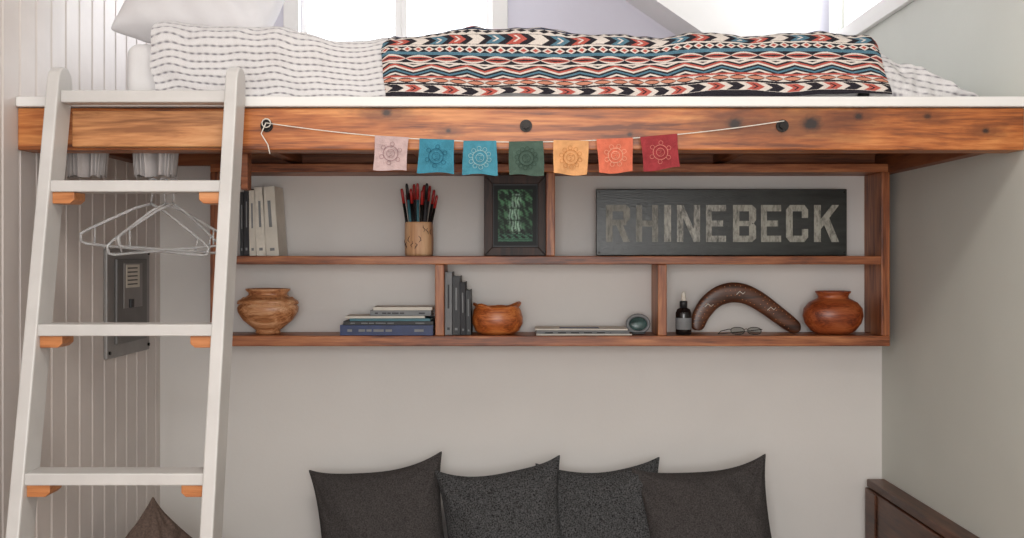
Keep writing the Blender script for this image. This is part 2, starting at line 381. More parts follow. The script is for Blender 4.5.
rows=[('b',.006,BK),('a',.022,.052,0,[CO,BK],CR),('b',.005,BK),('l',.015,.048,.01,CR,BK,OR,None),('b',.005,CO),
      ('z',.034,.10,[BK,CR,BK,TE,BK,CR,CO]),
      ('b',.004,CR),('l',.022,.075,.02,BK,CR,CO,BK),('b',.008,TE),('d',.014,.03,0,BK,CR,CO),('b',.004,CR),
      ('a',.024,.056,.01,[CO,CR,TE],BK),('b',.004,CR),('d',.012,.03,.01,CR,BK,None),('b',.008,NV),
      ('z',.03,.07,[CR,BK,CO,BK]),('b',.006,TE),('l',.02,.06,0,CR,NV,CO,None)]
pos=0; k_=0
while pos<1.6:
    r_=rows[k_%len(rows)]; k_+=1; h_=r_[1]; lo,hi=pos,pos+h_
    if r_[0]=='b': band(lo,hi,r_[2])
    elif r_[0]=='a': arrows(lo,hi,r_[2],r_[3],r_[4],r_[5],1 if k_%2 else -1)
    elif r_[0]=='l': leaves(lo,hi,r_[2],r_[3],r_[4],r_[5],r_[6],r_[7])
    elif r_[0]=='d': diamonds(lo,hi,r_[2],r_[3],r_[4],r_[5],r_[6])
    elif r_[0]=='z': zig(lo,hi,r_[2],r_[3])
    pos=hi
C[vv<.003]=BK
C+= (np.random.rand(*U.shape)[...,None]-.5)*40
C=np.clip(C,5,255)
gridmesh('patterned_blanket',P,vcol('woven_blanket',.95,.5,220),C)

def knitcol(U,v,seed):
    w=wr2(U,v,seed,.0045,12,7)
    q=((v+w)/.0165)%1.0
    base=np.array([208,205,205.]); dk=np.array([122,119,124.])
    m=np.exp(-((q-.5)/.12)**2)*(.65+.35*np.sin(U*300+v*60))
    C=base[None,None,:]*(1-m[...,None])+dk*m[...,None]
    C+= (np.random.rand(*U.shape)[...,None]-.5)*14
    return np.clip(C,0,255),m
U,SS,tot,y,z,ny,nz=drape(X(152,-1.02),X(386,-1.02),.3,-1.004,2.222,2.044,800,300,.05)
v=tot-SS
C,m=knitcol(U,v,3)
e=(U-U.min())/(U.max()-U.min())
disp=.004+wr2(U,v,41,.0065,9,10)-m*.003
lift=.03*np.clip(1-e,0,1)*np.clip(v/.16,0,1)+wr(U,14,.004,12,5)*np.clip(v/.18,0,1)
P=np.zeros(U.shape+(3,)); P[...,0]=U+wr(v,6,.006,25,4)*(1-e)
P[...,1]=y[None,:]+ny[None,:]*disp*(1-.6*np.clip((e-.85)/.15,0,1)); P[...,2]=z[None,:]+nz[None,:]*disp+lift
P[...,1]=np.maximum(P[...,1],-1.055)
gridmesh('knit_blanket',P,vcol('knit_cotton',.95,.4,180),C)
nx,nv=420,200
a=np.linspace(0,1,nx); t_=np.linspace(0,1,nv); A,T=np.meshgrid(a,t_,indexing='ij')
x0,x1=X(868,-1.0),X(984,-1.0)
hgt=.165*(1-A)**.85+.016; hgt=hgt*(1+wr(A,9,.07,12,5))
ang=T*math.pi
P=np.zeros(A.shape+(3,)); P[...,0]=x0+(x1-x0)*A+wr2(A,T,5,.006,8,4)
P[...,1]=-.70-.30*np.sign(np.cos(ang))*np.abs(np.cos(ang))**.35*(1-.1*A)+wr2(A*1.2,T*2,91,.006,8,6); P[...,2]=2.041+hgt*np.abs(np.sin(ang))**.55+wr2(A*.5,T*.8,66,.005,20,7)*np.sin(ang)
Cc,m=knitcol(A*.3,P[...,2]-2.0+ .05*A,8)
gridmesh('knit_throw',P,vcol('knit_throw_cotton',.95,.4,180),Cc)

def cushion(name,w,h,t,mat,loc,rot,pinch=.07,seed=0,n=56,slump=0,ex=.45,pipe=True):
    bm=bmesh.new(); r=np.random.RandomState(seed)
    g={}
    ph1,ph2,ph3=r.rand(3)*6
    def outline(u,v):
        sx=u*(1-pinch*(1-v*v)*abs(u)); sz=v*(1-pinch*(1-u*u)*abs(v))
        sz-= slump*(1-u*u)*max(0,v)*(1+.4*math.sin(3*u+ph3))
        cfac=(abs(u)*abs(v))**6; sx*=1+.035*cfac; sz*=1+.05*cfac
        return sx*w/2,sz*h/2
    for side in (1,-1):
        for i in range(n+1):
            for j in range(n+1):
                u=math.sin((i/n*2-1)*math.pi/2*.96)/math.sin(math.pi/2*.96); v=math.sin((j/n*2-1)*math.pi/2*.96)/math.sin(math.pi/2*.96)
                ed=(i in (0,n)) or (j in (0,n))
                if ed and side==-1: g[(i,j,-1)]=g[(i,j,1)]; continue
                ox,oz=outline(u,v)
                p=max(0,(1-u*u)*(1-v*v))
                d=t/2*(p**ex)*(1+.10*math.sin(4*u+ph1+3*v)+.08*math.sin(5*v+ph2-2*u)) 
                for (cu_,cv_) in ((-1,1),(1,1)):
                    rr=math.hypot(u-cu_,v-cv_); aa=math.atan2(v-cv_,u-cu_); d+=.009*math.sin(aa*16+ph3)*math.exp(-rr*1.6)*(p**.25)
                d+=.005*math.sin(13*u+9*v+ph2)*(p**.3)
                if ed: d=0
                g[(i,j,side)]=bm.verts.new((ox,-side*d,oz))
    for side in (1,-1):
        for i in range(n):
            for j in range(n):
                vs=[g[(i,j,side)],g[(i+1,j,side)],g[(i+1,j+1,side)],g[(i,j+1,side)]]
                if side==-1: vs=vs[::-1]
                try: bm.faces.new(vs)
                except ValueError: pass
    bb=B(name)
    pts=[]
    for (i0,j0,di,dj) in ((0,0,1,0),(n,0,0,1),(n,n,-1,0),(0,n,0,-1)):
        for k in range(0,n,2):
            i=i0+di*k; j=j0+dj*k; pts.append(g[(i,j,1)].co.copy())
    bb.merge(bm,mat,None,True)
    if pipe: bb.tube(pts,.0032,mat,6,True)
    me2=bpy.data.meshes.new(name); bb.bm.to_mesh(me2); bb.bm.free()
    for mm in bb.mats: me2.materials.append(mm)
    o=bpy.data.objects.new(name,me2); bpy.context.collection.objects.link(o)
    o.location=loc; o.rotation_euler=[math.radians(q) for q in rot]
    return o
cushion('bed_pillow',.46,.34,.21,'pillowfab',(X(203,-.62),-.60,2.41),(-35,10,0),.01,5,ex=.34,pipe=False)

b=B('daybed')
b.box(-1.36,1.27,-.88,-.03,.08,.21,'walnut',.006)
b.box(-1.35,1.26,-.87,-.04,.21,.345,'seatfab',.03,seg=4)
for xx in (-1.3,1.21):
    for yy_ in (-.83,-.08): b.box(xx-.03,xx+.03,yy_-.03,yy_+.03,0,.08,'walnut',.004)
b.done()
def cu(pxa,pxb,ptop,mat,roll,seed,yy_,tilt=-14,h=.50,slump=.04):
    w=(pxb-pxa)/S(yy_)*.985; z=Z(ptop,yy_)-h/2*math.cos(math.radians(tilt))-w/2*abs(math.sin(math.radians(roll)))-.012
    z=max(z,.345+h/2*math.cos(math.radians(tilt))+.0)
    cushion('throw_cushion',w,h,.2,mat,(X((pxa+pxb)/2,yy_),yy_,z),(tilt,roll,0),.08,seed,slump=slump)
cu(316,449,457,'char',-8,1,-.20)
cu(443,568,459,'heather',-7,2,-.245)
cu(541,664,465,'heather',-3,3,-.20)
cu(642,776,458,'char',-6,4,-.25)
cushion('linen_pillow',.33,.33,.11,'brownfab',(-1.18,-.62,.582),(0,45,52),.05,7)

b=B('drop_leaf_table')
b.box(1.318,HW-.001,-.95,-.03,.722,.75,'walnut',.004)
b.box(1.312,1.336,-.95,-.03,.22,.718,'walnut',.003)
for yy_ in (-.9,-.12): b.box(1.304,1.312,yy_-.03,yy_+.03,.22,.718,'walnut',.002)
b.box(1.34,HW-.001,-.93,-.05,.60,.72,'walnut',.003)
b.box(1.34,HW-.02,-.93,-.86,.0,.60,'walnut',.003); b.box(1.34,HW-.02,-.13,-.05,.0,.60,'walnut',.003)
b.done()

b=B('breaker_panel')
px_=-HW
b.box(px_+.0005,px_+.014,-.505,-.14,1.255,1.625,'panelgrey',.004)
b.box(px_+.014,px_+.024,-.45,-.19,1.30,1.59,'paneldark',.003)
b.box(px_+.024,px_+.027,-.40,-.24,1.42,1.575,'panelgrey',.001)
b.box(px_+.027,px_+.0285,-.385,-.27,1.49,1.57,'cream')
for k in range(5): b.box(px_+.0285,px_+.029,-.375,-.29,1.556-.014*k,1.560-.014*k,'ink')
b.box(px_+.024,px_+.034,-.36,-.33,1.42,1.45,'black',.002); 
for yy_ in (-.49,-.155):
    for zz in (1.275,1.61): b.cyl((px_+.016,yy_,zz),.006,.006,'dark_iron','x',12)
b.done()

# closet rod, hangers and hanging clothes
RZ=1.812
b=B('closet_rod'); b.tube([(-HW+.001,-.9,RZ),(-.80,-.9,RZ)],.009,'dark_iron',12); b.box(-.81,-.79,-.92,-.88,RZ-.02,1.987,'joist',.002); b.done()
def hanger(name,x,yaw,dz=0,w=.40,mat='clear',sw=0):
    b=B(name)
    hook=[(.0145*math.cos(math.radians(a)),0,.0145*math.sin(math.radians(a))-.0015) for a in range(-10,200,20)]+[(-.012,0,-.02),(0,0,-.03),(0,0,-.065)]
    b.tube(hook,.0032,mat,8)
    h=w/2
    b.tube([(0,0,-.06),(-h*.25,0,-.08),(-h*.9,0,-.155),(-h,0,-.17),(-h*.98,0,-.19),(-h*.9,0,-.195),(h*.9,0,-.195),(h*.98,0,-.19),(h,0,-.17),(h*.9,0,-.155),(h*.25,0,-.08),(0,0,-.06)],.0042,mat,8)
    b.tube([(-h*.8,0,-.145),(-h*.78,0,-.19)],.003,mat,6); b.tube([(h*.8,0,-.145),(h*.78,0,-.19)],.003,mat,6)
    mt=Matrix.Translation((x,-.9,RZ+dz))@Matrix.Rotation(math.radians(yaw),4,'Z')@Matrix.Rotation(math.radians(sw),4,'Y')
    bmesh.ops.transform(b.bm,matrix=mt,verts=b.bm.verts); b.done()
for i,(x,yw,sw) in enumerate(((-1.07,36,6),(-1.04,46,-5),(-1.01,60,3))): hanger('clothes_hanger',x,yw,0,.36,'clear',sw)
# folded striped cloths tucked between rod and deck
for j,(a,c) in enumerate(((66,111),(131,181))):
    xa,xb=X(a,-.87),X(c,-.87); nu,nv=260,60
    ring=np.linspace(0,1,nu); vz=np.linspace(0,1,nv); RR,VV=np.meshgrid(ring,vz,indexing='ij')
    # closed rounded outline with folds
    th_=RR*2*math.pi; cx_=(xa+xb)/2; hw_=(xb-xa)/2
    fold=.007*np.sin(RR*2*math.pi*26+1.5*VV+j)+.003*np.sin(RR*2*math.pi*11+3*VV)
    ex_=np.sign(np.cos(th_))*np.abs(np.cos(th_))**.5; ey_=np.sign(np.sin(th_))*np.abs(np.sin(th_))**.5
    taper=1-.16*(1-VV)
    P=np.zeros(RR.shape+(3,)); P[...,0]=cx_+.06*(1-VV)*(-hw_ if j==0 else -.4*hw_)+ex_*(hw_-.004)*taper; P[...,1]=-.868+ey_*(.022)+fold*ey_; P[...,2]=1.834+.150*VV+.004*np.sin(RR*2*math.pi*9+j)*(1-VV)
    st=.5+.5*np.sin(RR*2*math.pi*26+1.5*VV+j+2.6)
    C=np.array([206,200,198.])*(1-.35*(st**3))[...,None]+np.zeros(RR.shape+(3,))
    gridmesh('striped_cloth',P,vcol('striped_cloth_%d'%j,.9,.2,150),C)

# ------------------------------------------------------------ prayer flags
b=B('prayer_flags'); FY=BY-.022
x0,x1=X(268,BY),X(782,BY); za,zb=Z(124,BY),Z(122,BY)
def strz(x):
    t=(x-x0)/(x1-x0); return za+(zb-za)*t-.055*4*t*(1-t)
b.tube([(x0+(x1-x0)*k/40,FY,strz(x0+(x1-x0)*k/40)) for k in range(41)],.0014,'string',6)
b.tube([(x0,FY,za),(x0-.012,FY-.004,za-.03),(x0+.006,FY-.002,za-.06),(x0+.012,FY-.004,za-.085)],.0016,'string',6)
b.tube([(x0+.012*math.cos(k*.6),FY+.004,za+.012*math.sin(k*.6)) for k in range(11)],.0016,'string',6)
flags=[((375,409),(186,162,160),(150,122,124)),((419,455),(62,124,144),(40,90,112)),((463,497),(70,132,150),(134,168,174)),((509,543),(72,90,80),(54,70,62)),
       ((554,588),(206,152,104),(182,124,76)),((597,632),(198,106,82),(212,146,120)),((640,677),(142,54,58),(184,108,98))]
for i,((pa,pb),c1,c2) in enumerate(flags):
    xa,xb=X(pa,FY),X(pb,FY); cx=(xa+xb)/2; zt=strz(cx); hh=.093
    ang=[.06,.04,.0,-.02,.02,-.04,-.09][i]
    fm=plain('flag_cloth_%d'%i,c1,.9,.12,40,.2,spec=.1); im=plain('flag_ink_%d'%i,c2,.9,.1,40,0,spec=.1)
    t=bmesh.new(); n=10; vs=[[None]*(n+1) for _ in range(n+1)]
    for p in range(n+1):
        for q in range(n+1):
            u=p/n-.5; w_=q/n
            vs[p][q]=t.verts.new((u*(xb-xa)*(1-.04*math.sin(w_*3+i)),-.002+.003*math.sin(u*9+i*2)*w_,-w_*hh+.003*math.sin(u*5+i)*w_))
    for p in range(n):
        for q in range(n): t.faces.new((vs[p][q],vs[p+1][q],vs[p+1][q+1],vs[p][q+1]))
    mt=Matrix.Translation((cx,FY-.002,zt+.002))@Matrix.Rotation(ang,4,'Y')
    b.merge(t,fm,mt,True)
    yo=-.0062; cz=-.047
    def ring(r,w=.0011,n=28,cx_=0,cz_=cz):
        t=bmesh.new(); o=[t.verts.new((cx_+(r+w)*math.cos(k*2*math.pi/n),yo,cz_+(r+w)*math.sin(k*2*math.pi/n))) for k in range(n)]
        ii=[t.verts.new((cx_+(r-w)*math.cos(k*2*math.pi/n),yo,cz_+(r-w)*math.sin(k*2*math.pi/n))) for k in range(n)]
        for k in range(n): t.faces.new((o[k],o[(k+1)%n],ii[(k+1)%n],ii[k]))
        b.merge(t,im,mt)
    ring(.020,.0011); ring(.011,.0008)
    npet=(6,6,10,12,10,8,6)[i]
    for k in range(npet):
        a=k*2*math.pi/npet+.4; ring(.0055,.0007,12,.026*math.cos(a),cz+.026*math.sin(a))
    b.tube([(-.006,yo,cz+.006),(.006,yo,cz+.006),(-.002,yo,cz-.001),(.005,yo,cz-.004),(-.004,yo,cz-.009)],.0008,im,4,mtx=mt)
b.done()

# ------------------------------------------------------------ shelf items, top row
iy=-.1
def books(name,specs,z0,y0=-.15,y1=-.02):
    b=B(name)
    for (pa,pb,ptop,cov,lean) in specs:
        xa,xb=X(pa,y0),X(pb,y0); h=Z(ptop,y0)-z0
        mt=Matrix.Translation((xb,0,z0))@Matrix.Rotation(math.radians(lean),4,'Y')@Matrix.Translation((-xb,0,-z0))
        c=.0018
        b.box(xa+c,xb-c,y0+.004,y1-.003,z0+.003,z0+h-.003,'paper',0,mt)
        b.box(xa,xa+c,y0,y1,z0,z0+h,cov,0,mt); b.box(xb-c,xb,y0,y1,z0,z0+h,cov,0,mt); b.box(xa,xb,y0,y0+.003,z0,z0+h,cov,.0012,mt)
        dark='greyc' if cov!='greyc' else 'ink'
        xm=(xa+xb)/2; wd=(xb-xa)*.12
        b.box(xm-wd,xm+wd,y0-.0006,y0,z0+h*.42,z0+h*.8,dark,0,mt)
        b.box(xm-wd*1.5,xm+wd*1.5,y0-.0006,y0,z0+h*.08,z0+h*.12,dark,0,mt)
    b.done()
books('book_row',[(240,243.5,192,'blk',0),(244,249,188,'ink',0),(249.5,256,190,'cream',-1),(256.5,266,187,'paper',-2),(266.5,279,186,'cream',-4)],z2+.0005)

cx=X(419,iy)
woodcup=wood('birch_cup',(140,92,64),(200,152,112),(222,182,142),'z',.5,.5)
b=B('pencil_cup')
r=.054
b.lathe([(r*.93,0),(r*.98,.01),(r,.06),(r*.97,.12),(r*.96,.126),(r*.84,.126),(r*.82,.03),(0.001,.03)],(cx,iy,z2+.0005),woodcup,40,wob=.01)
for k in range(9):
    a=-2.8+k*.28; zc_=z2+.02+.075*random.random(); pp=[(cx+r*math.cos(a+.1*math.sin(q*2+k))*1.002,iy+r*math.sin(a+.1*math.sin(q*2+k))*1.002,zc_+q*.008) for q in range(4)]
    b.tube(pp,[.0006,.0018,.0016,.0006],M['walnut'],5)
for k in range(18):
    a=random.uniform(0,6.28); rr=random.uniform(.01,.038); 
    p0=Vector((cx+rr*math.cos(a),iy+rr*math.sin(a),z2+.04)); d=Vector((math.cos(a)*.2*rr/.035+random.uniform(-.05,.05),math.sin(a)*.15,1)).normalized()
    L=random.uniform(.19,.235); c=['black','ink','dark_iron',M['teal'],'black'][k%5]
    b.tube([p0,p0+d*L*.74],.0052,c,8); cap='black' if k%3==0 else 'red'
    b.tube([p0+d*L*.74,p0+d*L*.97,p0+d*L],[.006,.0055,.003],cap,8)
b.done()

b=B('framed_picture'); fy=-.125
xa,xb=X(484,fy-.02),X(546.5,fy-.02); zt=Z(175,fy-.02); z0=z2+.0005
w=.032
b.prism([(xa,z0),(xb,z0),(xb-w,z0+w),(xa+w,z0+w)],fy-.02,fy,'walnutx','y',.002)
b.prism([(xa,zt),(xb,zt),(xb-w,zt-w),(xa+w,zt-w)],fy-.02,fy,'walnutx','y',.002)
b.prism([(xa,z0),(xa,zt),(xa+w,zt-w),(xa+w,z0+w)],fy-.02,fy,'walnutx','y',.002)
b.prism([(xb,z0),(xb,zt),(xb-w,zt-w),(xb-w,z0+w)],fy-.02,fy,'walnutx','y',.002)
b.box(xa+.01,xb-.01,fy-.008,fy,z0+.01,zt-.01,'blk')
b.tube([((xa+xb)/2,fy,zt-.05),((xa+xb)/2,-.03,z0+.004)],.004,'walnut',6)
fo=b.done()
nx_,nz_=200,300
u=np.linspace(0,1,nx_); q=np.linspace(0,1,nz_); UU,QQ=np.meshgrid(u,q,indexing='ij')
P=np.zeros(UU.shape+(3,)); P[...,0]=xa+.036+(xb-xa-.072)*UU; P[...,1]=fy-.0095; P[...,2]=z0+.038+(zt-z0-.076)*QQ
n1=wr2(UU,QQ*1.5,3,.35,20,11); n2=wr2(UU,QQ*1.5,19,.3,40,9)
C=np.zeros(UU.shape+(3,)); C[:]=(18,34,24)
fol=np.clip(.35+.9*n1+.9*n2,0,1)[...,None]*(.45+.55*np.clip(QQ*1.3,0,1))[...,None]
C=C*(1-fol)+np.array([86,142,98.])*fol
# pale water falling down the middle in tiers, pool below
cxw=.5+.04*np.sin(QQ*9); wid=.07+.12*(1-QQ)*(.6+.4*np.floor(QQ*5)%2)
falls=np.exp(-((UU-cxw)/wid)**4)*((QQ>.2)&(QQ<.86))*(.55+.35*np.sin(UU*90+3*n1)+.1*n2)
ledge=np.exp(-(((QQ*5)%1-.1)/.08)**2)*(QQ>.2)*(QQ<.86)*.7
falls=np.clip(falls*(1-ledge),0,1)[...,None]
C=C*(1-falls)+np.array([186,220,200.])*falls
pool=((QQ<.2)&(QQ>.05)); pc=np.array([64,112,88.])+40*np.sin(QQ*160+n1*3)[...,None]*.5; C[pool]=(C*.25+pc*.75)[pool]
rock=(QQ<.27)&(QQ>.12)&(n2<-.12); C[rock]=(22,26,24)
C[(UU<.10)|(UU>.90)|(QQ<.07)|(QQ>.93)]=(12,15,14)
pic=gridmesh('picture',P,vcol('picture_print',.45,0,50),C)
pic.parent=fo; pic.matrix_parent_inverse=Matrix.Translation(-fo.location.copy())

sy=-.09
signm=plain('sign_enamel',(38,40,37),.3,.4,9,.1,stretch=(1,1,5))
def worn(name,col,lo,hi,dk=(52,52,48)):
    m,nt,bs=newmat(name); N=nt.nodes; L=nt.links
    tc=N.new('ShaderNodeTexCoord'); mp=N.new('ShaderNodeMapping'); mp.inputs['Scale'].default_value=(1,1,.35); n=N.new('ShaderNodeTexNoise'); n.inputs['Scale'].default_value=90; n.inputs['Detail'].default_value=7; n.inputs['Roughness'].default_value=.7
    L.new(tc.outputs['Object'],mp.inputs[0]); L.new(mp.outputs[0],n.inputs['Vector']); r=N.new('ShaderNodeValToRGB')
    r.color_ramp.elements[0].position=lo; r.color_ramp.elements[0].color=srgb(dk); r.color_ramp.elements[1].position=hi; r.color_ramp.elements[1].color=srgb(col)
    L.new(n.outputs['Fac'],r.inputs[0]); L.new(r.outputs[0],bs.inputs['Base Color']); bs.inputs['Roughness'].default_value=.5
    return m
lw=[worn('worn_letters_a',(150,148,138),.34,.60,(78,78,72)),worn('worn_letters_b',(184,182,172),.36,.62,(70,70,64)),worn('worn_letters_c',(168,166,154),.32,.56,(84,84,76))]
b=B('town_name_sign')
xa,xb=X(596,sy),X(847,sy); z0=z2+.001; zt=Z(189,sy)
b.box(xa,xb,sy,sy+.012,z0,zt,signm,.003)
for xx in (xa+.012,xb-.012):
    for zz in (z0+.012,zt-.012): b.cyl((xx,sy-.001,zz),.004,.004,'dark_iron','y',12)
bt=.27; hb=.17
def rect(a,c,d,e): return [(a,c),(d,c),(d,e),(a,e)]
LT={'R':[rect(0,0,bt,1),rect(bt,1-hb,.85,1),rect(bt,.45,.85,.45+hb*.9),[(.73,.5),(1,.6),(1,.9),(.85,1),(.73,.85)],[(.42,.46),(.70,.46),(1,0),(.72,0)]],
'H':[rect(0,0,bt,1),rect(1-bt,0,1,1),rect(bt,.42,1-bt,.58)],
'I':[rect(0,0,1,1)],
'N':[rect(0,0,bt,1),rect(1-bt,0,1,1),[(bt,1),(1-bt,.35),(1-bt,0),(bt,.65)]],
'E':[rect(0,0,bt+.02,1),rect(bt,1-hb,1,1),rect(bt,0,1,hb),rect(bt,.42,.85,.58)],
'B':[rect(0,0,bt,1),rect(bt,1-hb,.82,1),rect(bt,0,.82,hb),rect(bt,.43,.82,.57),[(.7,hb),(.82,0),(1,.1),(1,.42),(.9,.5),(.7,.45)],[(.7,.55),(.9,.5),(1,.6),(1,.9),(.82,1),(.7,1-hb)]],
'C':[[(0,.13),(.18,0),(.3,.1),(.3,.9),(.18,1),(0,.87)],rect(.17,1-hb,.83,1),rect(.17,0,.83,hb),[(.72,.65),(1,.65),(1,.87),(.83,1),(.72,1-hb)],[(.72,hb),(.83,0),(1,.13),(1,.35),(.72,.35)]],
'K':[rect(0,0,bt,1),[(bt,.35),(bt,.62),(.72,1),(1,1)],[(.38,.5),(.6,.66),(1,0),(.70,0)]]}
word=[('R',606,630,0),('H',636,658,0),('I',664,671,1),('N',677,700,1),('E',706,726,1),('B',733,756,2),('E',761,781,2),('C',786,808,2),('K',814,839,2)]
zl,zh=Z(242,sy),Z(205,sy)
for k,(ch,pa,pb,mm) in enumerate(word):
    a,c=X(pa,sy),X(pb,sy)
    for j,pl in enumerate(LT[ch]):
        e=.0012+.00012*j
        b.prism([(a+(c-a)*p[0],zl+(zh-zl)*p[1]) for p in pl],sy-e,sy+.001,lw[mm],'y')
b.done()

# ------------------------------------------------------------ shelf items, lower row
def turned(name,dark,mid,light,sc=1.5,axis='x'): return wood(name,dark,mid,light,axis,sc,.35)
zb_=z1+.0005
bw=turned('spalted_maple',(120,66,36),(190,130,86),(224,178,138),2)
b=B('carved_bowl'); cx=X(268,iy); R=.112
b.lathe([(.001,0),(.042,0),(.048,.006),(.044,.014),(.062,.028),(.092,.052),(.111,.082),(.114,.1),(.108,.109),(.1,.112),(.112,.117),(.112,.124),(.098,.132),(.082,.139),(.072,.146),(.072,.154),(.082,.163),(.084,.169),(.076,.170),(.066,.15),(.06,.13),(.08,.1),(.05,.04),(.001,.03)],(cx,iy-.0,zb_),bw,56)
for k in range(32):
    a=k*2*math.pi/32; b.tube([(cx+.112*math.cos(a),iy+.112*math.sin(a),zb_+.114),(cx+.090*math.cos(a+.1),iy+.090*math.sin(a+.1),zb_+.136)],.0035,bw,6)
for v_ in b.bm.verts: v_.co.y=iy+(v_.co.y-iy)*.70
b.done()
b=B('book_stack')
def flatbook(px0,px1,z,h,cov,y0,y1,rot=0,stripe=None):
    xa,xb=X(px0,y0),X(px1,y0); c=(xa+xb)/2,(y0+y1)/2
    mt=Matrix.Translation((c[0],c[1],0))@Matrix.Rotation(rot,4,'Z')@Matrix.Translation((-c[0],-c[1],0))
    b.box(xa+.003,xb-.003,y0+.003,y1-.002,z+.002,z+h-.002,'paper',0,mt)
    b.box(xa,xb,y0,y1,z,z+.002,cov,0,mt); b.box(xa,xb,y0,y1,z+h-.002,z+h,cov,0,mt); b.box(xa,xb,y0-.001,y0+.002,z,z+h,cov,.0008,mt)
    if stripe:
        for (f0,f1) in ((.08,.13),(.2,.27),(.285,.34),(.36,.47),(.49,.56),(.8,.9)): b.box(xa+(xb-xa)*f0,xa+(xb-xa)*f1,y0-.0017,y0,z+h*.36,z+h*.6,stripe,0,mt)
flatbook(340,433,zb_,.038,'navy',-.172,-.03,0,'greyc')
flatbook(343,433,zb_+.0382,.014,'blk',-.166,-.03,.02,'greyc')
flatbook(350,431,zb_+.0524,.010,'teal',-.168,-.03,-.03,None)
flatbook(345,424,zb_+.0626,.008,'cream',-.165,-.03,.04)
flatbook(370,431,zb_+.0708,.020,'greyc',-.15,-.03,0,'ink')
flatbook(373,432,zb_+.091,.012,'cream',-.15,-.03,.02)
b.done()
books('journal_row',[(445,452,272,'greyc',0),(452.5,460,276,'blk',0),(460.5,466,282,'ink',-1),(466.5,471,290,'blk',-1)],zb_)
pw=turned('turned_cherry',(120,54,20),(182,96,44),(214,136,74),1.6)
b=B('turned_pot'); cx=X(497,iy)
b.lathe([(.001,0),(.06,0),(.082,.012),(.094,.04),(.094,.064),(.088,.09),(.082,.100),(.078,.104),(.072,.102),(.068,.094),(.072,.08),(.075,.05),(.05,.02),(.001,.015)],(cx,iy,zb_),pw,56,wob=.025)
pr=[(cx+(.082+.006*math.sin(5*a))*math.cos(a),iy+(.078)*math.sin(a),zb_+.102+.009*math.sin(2*a+1)+.005*math.sin(5*a)) for a in [k*2*math.pi/36 for k in range(36)]]
b.tube(pr,.006,pw,8,True)
for v_ in b.bm.verts: v_.co.y=iy+(v_.co.y-iy)*.8
b.done()
b=B('magazine_stack')
for k,(pa,pb,c,rt) in enumerate(((536,632,'cream',.02),(537,630,'greyc',-.03),(536,630,'greyc',.03),(535,628,'paper',-.01))):
    xa,xb=X(pa,-.17),X(pb,-.17); cc=((xa+xb)/2,-.1)
    mt=Matrix.Translation((cc[0],cc[1],0))@Matrix.Rotation(rt,4,'Z')@Matrix.Translation((-cc[0],-cc[1],0))
    b.box(xa,xb,-.168,-.02,zb_+.0062*k,zb_+.0062*k+.0055,c,.001,mt)
for k in range(6): b.box(X(545+13*k,-.17),X(553+13*k,-.17),-.171,-.1675,zb_+.008,zb_+.0115,'ink')
b.box(X(560,-.17),X(600,-.17),-.15,-.08,zb_+.0241,zb_+.0246,'navy'); b.done()
sh=plain('abalone',(70,92,90),.22,.5,30,.1)
b=B('polished_shell'); cx=X(638,iy); 
t=bmesh.new(); bmesh.ops.create_uvsphere(t,u_segments=32,v_segments=20,radius=1)
b.merge(t,sh,Matrix.Translation((cx,iy,zb_+.038))@Matrix.Rotation(-.25,4,'X')@Matrix.Diagonal((.034,.010,.026,1)),True)
b.tube([(cx+.040*math.cos(k*.3142),iy-.004,zb_+.038+.032*math.sin(k*.3142)) for k in range(20)],.0065,M['greyc'],8,True)
b.box(cx-.025,cx+.025,iy-.02,iy+.02,zb_,zb_+.007,'blk',.002); b.done()
b=B('spray_bottle'); cx=X(683.5,iy-.03); 
gl=plain('amber_black_glass',(26,22,22),.12,.1,20,0)
b.lathe([(.001,0),(.026,0),(.029,.004),(.029,.080),(.024,.094),(.014,.1),(.013,.106),(.001,.106)],(cx,iy-.03,zb_),gl,32)
b.lathe([(.001,.1),(.014,.1),(.0145,.122),(.012,.125),(.001,.125)],(cx,iy-.03,zb_),'blk',24)
b.lathe([(.001,.122),(.009,.122),(.0085,.15),(.005,.158),(.001,.161)],(cx,iy-.03,zb_),'paper',24)
b.lathe([(.0293,.02),(.0296,.021),(.0296,.062),(.0293,.063)],(cx,iy-.03,zb_),'greyc',32); b.done()
bomw=turned('boomerang_wood',(52,28,18),(84,48,30),(112,68,44),1.5)
b=B('boomerang'); by=-.085
cl=[(697,329),(698,318),(704,306),(713,296),(725,290),(738,289),(751,293),(764,301),(777,311),(789,320),(801,329)]
wd=[6,8,9,9.5,10,10,9.5,9,8.5,8,6]
cl=np.array(cl,float); tt=np.linspace(0,len(cl)-1,60); cxs=np.interp(tt,range(len(cl)),cl[:,0]); czs=np.interp(tt,range(len(cl)),cl[:,1]); wds=np.interp(tt,range(len(cl)),wd)
ker=np.ones(7)/7; 
cxs=np.convolve(np.pad(cxs,3,'edge'),ker,'valid'); czs=np.convolve(np.pad(czs,3,'edge'),ker,'valid')
pts=[Vector((X(a,by),Z(c,by))) for a,c in zip(cxs,czs)]
t=bmesh.new(); rings=[]
for i,p in enumerate(pts):
    d=(pts[min(i+1,59)]-pts[max(i-1,0)]).normalized(); nn=Vector((-d.y,d.x)); w=wds[i]/S(by)
    if i<3: w*=(.45,.75,.92)[i]
    if i>56: w*=(.92,.75,.45)[i-57]
    ring_=[]
    for k in range(12):
        a=k*2*math.pi/12; q_=p+nn*w*math.cos(a); ring_.append(t.verts.new((q_.x,by+.010*math.sin(a),q_.y)))
    rings.append(ring_)
for i in range(59):
    for k in range(12): t.faces.new((rings[i][k],rings[i][(k+1)%12],rings[i+1][(k+1)%12],rings[i+1][k]))
t.faces.new(rings[0]); t.faces.new(rings[-1]); b.merge(t,bomw,None,True)
